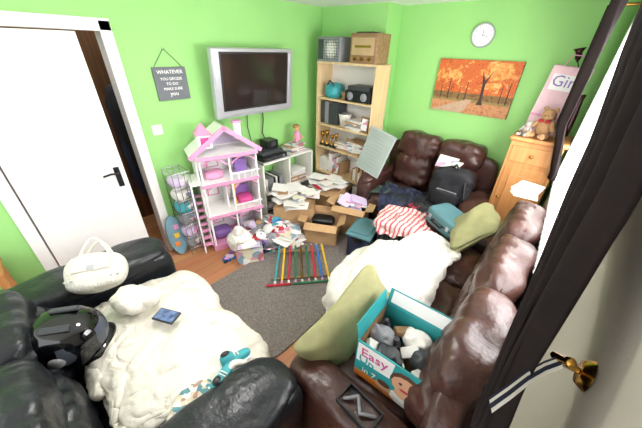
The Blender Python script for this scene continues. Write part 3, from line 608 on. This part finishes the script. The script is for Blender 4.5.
# ---------------------------------------------------------------- black sofa things
s=B('motorcycle_helmet'); HM=T((-1.46,-.19,.71),(6,-6,150)); s.X=HM@Matrix.Scale(1.08,4)
GLB=mat('gloss_black','0b0c10',.06,var=.2,spec=.8)
def hf(w):
    if w.z<-.09: w.z=-.09-(w.z+.09)*.2
    if w.y<0: w.y*=1.12
    return w
s.puff((0,0,0),(.25,.28,.27),GLB,k=2.4,n=20,fn=hf)
s.puff((0,-.105,-.075),(.20,.14,.09),GLB,k=3,n=10)
vs_=[]
for j in range(9):
    for i in range(21):
        a=math.radians(-170+160*i/20); e=math.radians(-12+42*j/8); vs_.append((.131*math.cos(a)*math.cos(e),.163*math.sin(a)*math.cos(e),.01+.135*math.sin(e)))
s.raw(vs_,[[j*21+i,j*21+i+1,(j+1)*21+i+1,(j+1)*21+i] for j in range(8) for i in range(20)],mat('smoked_visor','4a505c',.05,var=.1),None,True)
for q in(-1,1): s.lathe((q*.128,-.02,.02),[(0,.012),(.025,.012),(.03,0)],GREYC,14,(0,q*90,0)); s.box((q*.05,-.02,.135),(.03,.1,.012),DGR,bev=.004,rot=(0,q*18,0))
s.box((0,-.178,-.07),(.07,.012,.02),GREYC,bev=.003); s.tube([(.1,.02,-.09),(.06,-.02,-.13),(-.02,-.05,-.13)],.008,NAVY); s.done()
s=B('white_handbag'); s.X=T((-1.78,.00,.66),(-52,0,62))
HB=mat('handbag_white','e6e1d6',.6,var=.06,vs=30,bump=.8,bs=60)
s.puff((0,0,.11),(.32,.15,.23),HB,k=3.6,n=20,amp=.02,sc=9,seed=2,fn=lambda w:Vector((w.x*(1-.25*(w.z+.1)),w.y*(1-1.2*(w.z+.05)),w.z)))
s.box((0,-.078,.15),(.20,.012,.09),HB,bev=.005); s.box((0,-.087,.125),(.04,.008,.025),SILV,bev=.002)
for k in range(9): s.ball((-.13+.033*k,-.072,.06),(.014,.010,.014),SILV,n=8)
for y in(-.035,.035): s.tube([(-.08+.16*k/8,y-.02*math.sin(math.pi*k/8),.205+.11*math.sin(math.pi*k/8)) for k in range(9)],.008,HB)
s.done()
s=B('white_fleece_hat'); s.puff((-1.50,.12,.70),(.20,.16,.10),WFUR,rot=(0,0,30),k=2.5,n=24,ridge=.02,rs=9,seed=8); s.puff((-1.44,.18,.71),(.11,.10,.07),WFUR,k=2.5,n=16,ridge=.015,rs=11,seed=9); s.done()
s=B('smartphone_tablet'); s.box((-1.26,.20,.69),(.135,.075,.01),BLK,rot=(4,-4,25),bev=.003); s.box((-1.26,.20,.6958),(.118,.062,.002),mat('phone_screen','5b6f9a',.15,var=.6,vs=40),rot=(4,-4,25)); s.done()
def shoe(s,M,m):
    s.X=M@Matrix.Scale(.75,4); s.puff((0,.0,.035),(.07,.20,.06),m,k=3,n=8); s.puff((0,.05,.07),(.062,.09,.07),m,k=3,n=8); s.puff((0,0,.008),(.078,.21,.02),WHITE,k=5,n=6); s.ball((0,.055,.11),(.045,.06,.02),BLK)
    for i in range(3): s.cyl((-.022,-.02+.02*i,.07+.004*i),(.022,-.02+.02*i,.07+.004*i),.004,WHITE,n=5)
s=B('teal_shoes'); shoe(s,T((-.83,.34,.58),(0,20,170)),TEAL); shoe(s,T((-.80,.24,.59),(0,-10,205)),TEAL); s.done()
s=B('patterned_blanket'); s.puff((-.79,.10,.58),(.16,.20,.10),PATT,rot=(0,0,20),k=2.5,n=28,ridge=.022,rs=9,seed=33); s.done()
s=B('side_table'); s.box((-2.66,-.54,.56),(.26,.30,.03),PINE,bev=.006)
for x in(-.10,.10):
    for y in(-.12,.12): s.box((-2.66+x,-.54+y,.275),(.04,.04,.55),PINE)
s.done()
s=B('red_book'); s.box((-2.62,-.48,.59),(.14,.10,.03),RED,rot=(0,0,20),bev=.003).box((-2.62,-.48,.611),(.10,.08,.012),PAPER,rot=(0,0,35)).done()
# ---------------------------------------------------------------- curtains
def interp(tab,z):
    for (z0,a),(z1,b) in zip(tab,tab[1:]):
        if z<=z0 and z>=z1: 
            t=(z0-z)/(z0-z1); return a+(b-a)*t
    return tab[-1][1]
def curtain(name,far,near,xo,folds,zb,am0=.03):
    s=B(name,RW)
    def f(u,v):
        z=2.24+(zb-2.24)*v; y0=interp(far,z); y1=interp(near,z); wd=abs(y0-y1)
        am=am0*min(1,.5+wd/2); x=interp(xo,z)+am*math.sin(u*folds*2*math.pi+1.2*math.sin(3*v))+.008*math.sin(u*31+v*4)
        return Vector((x,y0+(y1-y0)*u,z))
    s.raw([f(i/150,j/60) for j in range(61) for i in range(151)],[[j*151+i,j*151+i+1,(j+1)*151+i+1,(j+1)*151+i] for j in range(60) for i in range(150)],CURT,None,True); return s.done(.006)
curtain('window_curtain',[(2.24,2.0),(1.97,1.62),(1.65,.98),(1.52,.62),(1.40,.47),(1.2,.50),(0,.55)],[(2.24,.75),(1.9,.66),(1.7,.56),(1.5,.42),(1.4,.34),(1.2,.30),(0,.25)],[(2.24,.10),(1.75,.095),(1.5,.068),(1.35,.068),(1.05,.13),(0,.13)],9,.35,.022)
curtain('window_curtain',[(2.24,3.33),(1.5,3.30),(1.1,3.22),(0,3.2)],[(2.24,2.35),(1.9,2.62),(1.7,2.72),(1.3,2.85),(0,2.9)],[(2.24,.04),(1.5,.04),(1.1,.14),(0,.14)],8,1.05)
s=B('curtain_pole',RW); s.cyl((.07,.3,2.27),(.07,3.36,2.27),.014,BRASS); s.ball((.07,.29,2.27),(.05,.05,.05),BRASS)
for y in(.45,3.3): s.cyl((.07,y,2.27),(RX-.002,y,2.27),.01,BRASS)
s.done()
NET=bpy.data.materials.new('net_curtain'); NET.use_nodes=True; nt=NET.node_tree; nt.nodes.remove(nt.nodes['Principled BSDF']); o=nt.nodes['Material Output']
tl=nt.nodes.new('ShaderNodeBsdfTranslucent'); tl.inputs[0].default_value=(.95,.9,.9,1); tr=nt.nodes.new('ShaderNodeBsdfTransparent'); ms=nt.nodes.new('ShaderNodeMixShader'); ms.inputs[0].default_value=.45
nt.links.new(tl.outputs[0],ms.inputs[1]); nt.links.new(tr.outputs[0],ms.inputs[2]); nt.links.new(ms.outputs[0],o.inputs[0])
s=B('net_curtain',RW); s.raw([(RX-.015+.006*math.sin(i*190/240),1.0+2.02*i/240,1.0+1.16*j/4) for j in range(5) for i in range(241)],[[j*241+i,j*241+i+1,(j+1)*241+i+1,(j+1)*241+i] for j in range(4) for i in range(240)],NET,None,True); s.done()
# tieback
s=B('curtain_tieback'); hy,hz=.53,1.46
s.lathe((RX-.003,hy,hz),[(0,.014),(.022,.014),(.03,0)],BRASS,16,(0,-90,0))
s.tube([(RX-.005,hy,hz),(RX-.035,hy,hz),(RX-.055,hy-.015,hz+.015),(RX-.064,hy-.04,hz+.042),(RX-.052,hy-.06,hz+.06)],.0065,BRASS,n=10); s.ball((RX-.050,hy-.062,hz+.064),(.018,.018,.018),BRASS)
P_=[Vector((.125,.48,1.505)),Vector((.108,.455,1.50)),Vector((.088,.41,1.505)),Vector((.070,.36,1.51)),Vector((.055,.325,1.505))]
def strap(off0,off1,m,lift):
    def f(u,v):
        t=u*4; i=min(3,int(t)); p=P_[i].lerp(P_[i+1],t-i); q=off0+(off1-off0)*v
        return p+Vector((-lift,0,lift))+Vector((.6,-.35,-.0))*q+Vector((0,-.2,-.7))*q
    s.sheet(f,16,2,m)
strap(-.009,.009,WHITE,0); strap(-.001,.005,NAVY,.001); strap(-.008,-.005,NAVY,.001)
s.done()
# ---------------------------------------------------------------- added fill fitting (out of view) + lights
s=B('added_fill_fitting'); s.cyl((-1.3,.7,CZ),(-1.3,.7,CZ-.03),.06,WHITE); s.cyl((-1.3,.7,CZ-.03),(-1.3,.7,CZ-.1),.006,WHITE); s.lathe((-1.3,.7,CZ-.2),[(.16,0),(.12,.1),(.03,.1)],WHITE); s.done()  # invented fitting, out of view, added to carry the fill light
def light(kind,loc,e,rot=(0,0,0),**k):
    l=bpy.data.lights.new('l',kind); l.energy=e
    for a,v in k.items(): setattr(l,a,v)
    o=bpy.data.objects.new({'POINT':'added_fill_light','AREA':'window_daylight','SUN':'sun'}[kind],l); o.location=loc; o.rotation_euler=[math.radians(a) for a in rot]; scene.collection.objects.link(o); return o
light('POINT',(-1.3,.7,2.12),32,shadow_soft_size=.12,color=(1,.98,.96))  # fill light added to brighten the room, standing in for flash
light('AREA',(RX+.28,1.95,1.65),135,(0,90,3.1),shape='RECTANGLE',size=1.3,size_y=2.3,color=(.98,.99,1))
wd=bpy.data.worlds.new('world'); scene.world=wd; wd.use_nodes=True; bg=wd.node_tree.nodes['Background']; bg.inputs[0].default_value=(.96,.98,1,1); bg.inputs[1].default_value=2.8
# ---------------------------------------------------------------- camera
cam=bpy.data.cameras.new('camera'); co=bpy.data.objects.new('camera',cam); scene.collection.objects.link(co); scene.camera=co
cam.sensor_width=36; cam.lens=277.01/642*36; cam.clip_start=.02
co.matrix_world=Matrix.Translation((0,0,1.947))@Matrix.Rotation(.722,4,'Z')@Matrix.Rotation(math.pi/2-.540,4,'X')@Matrix.Rotation(.030,4,'Z')
scene.view_settings.view_transform='Standard'
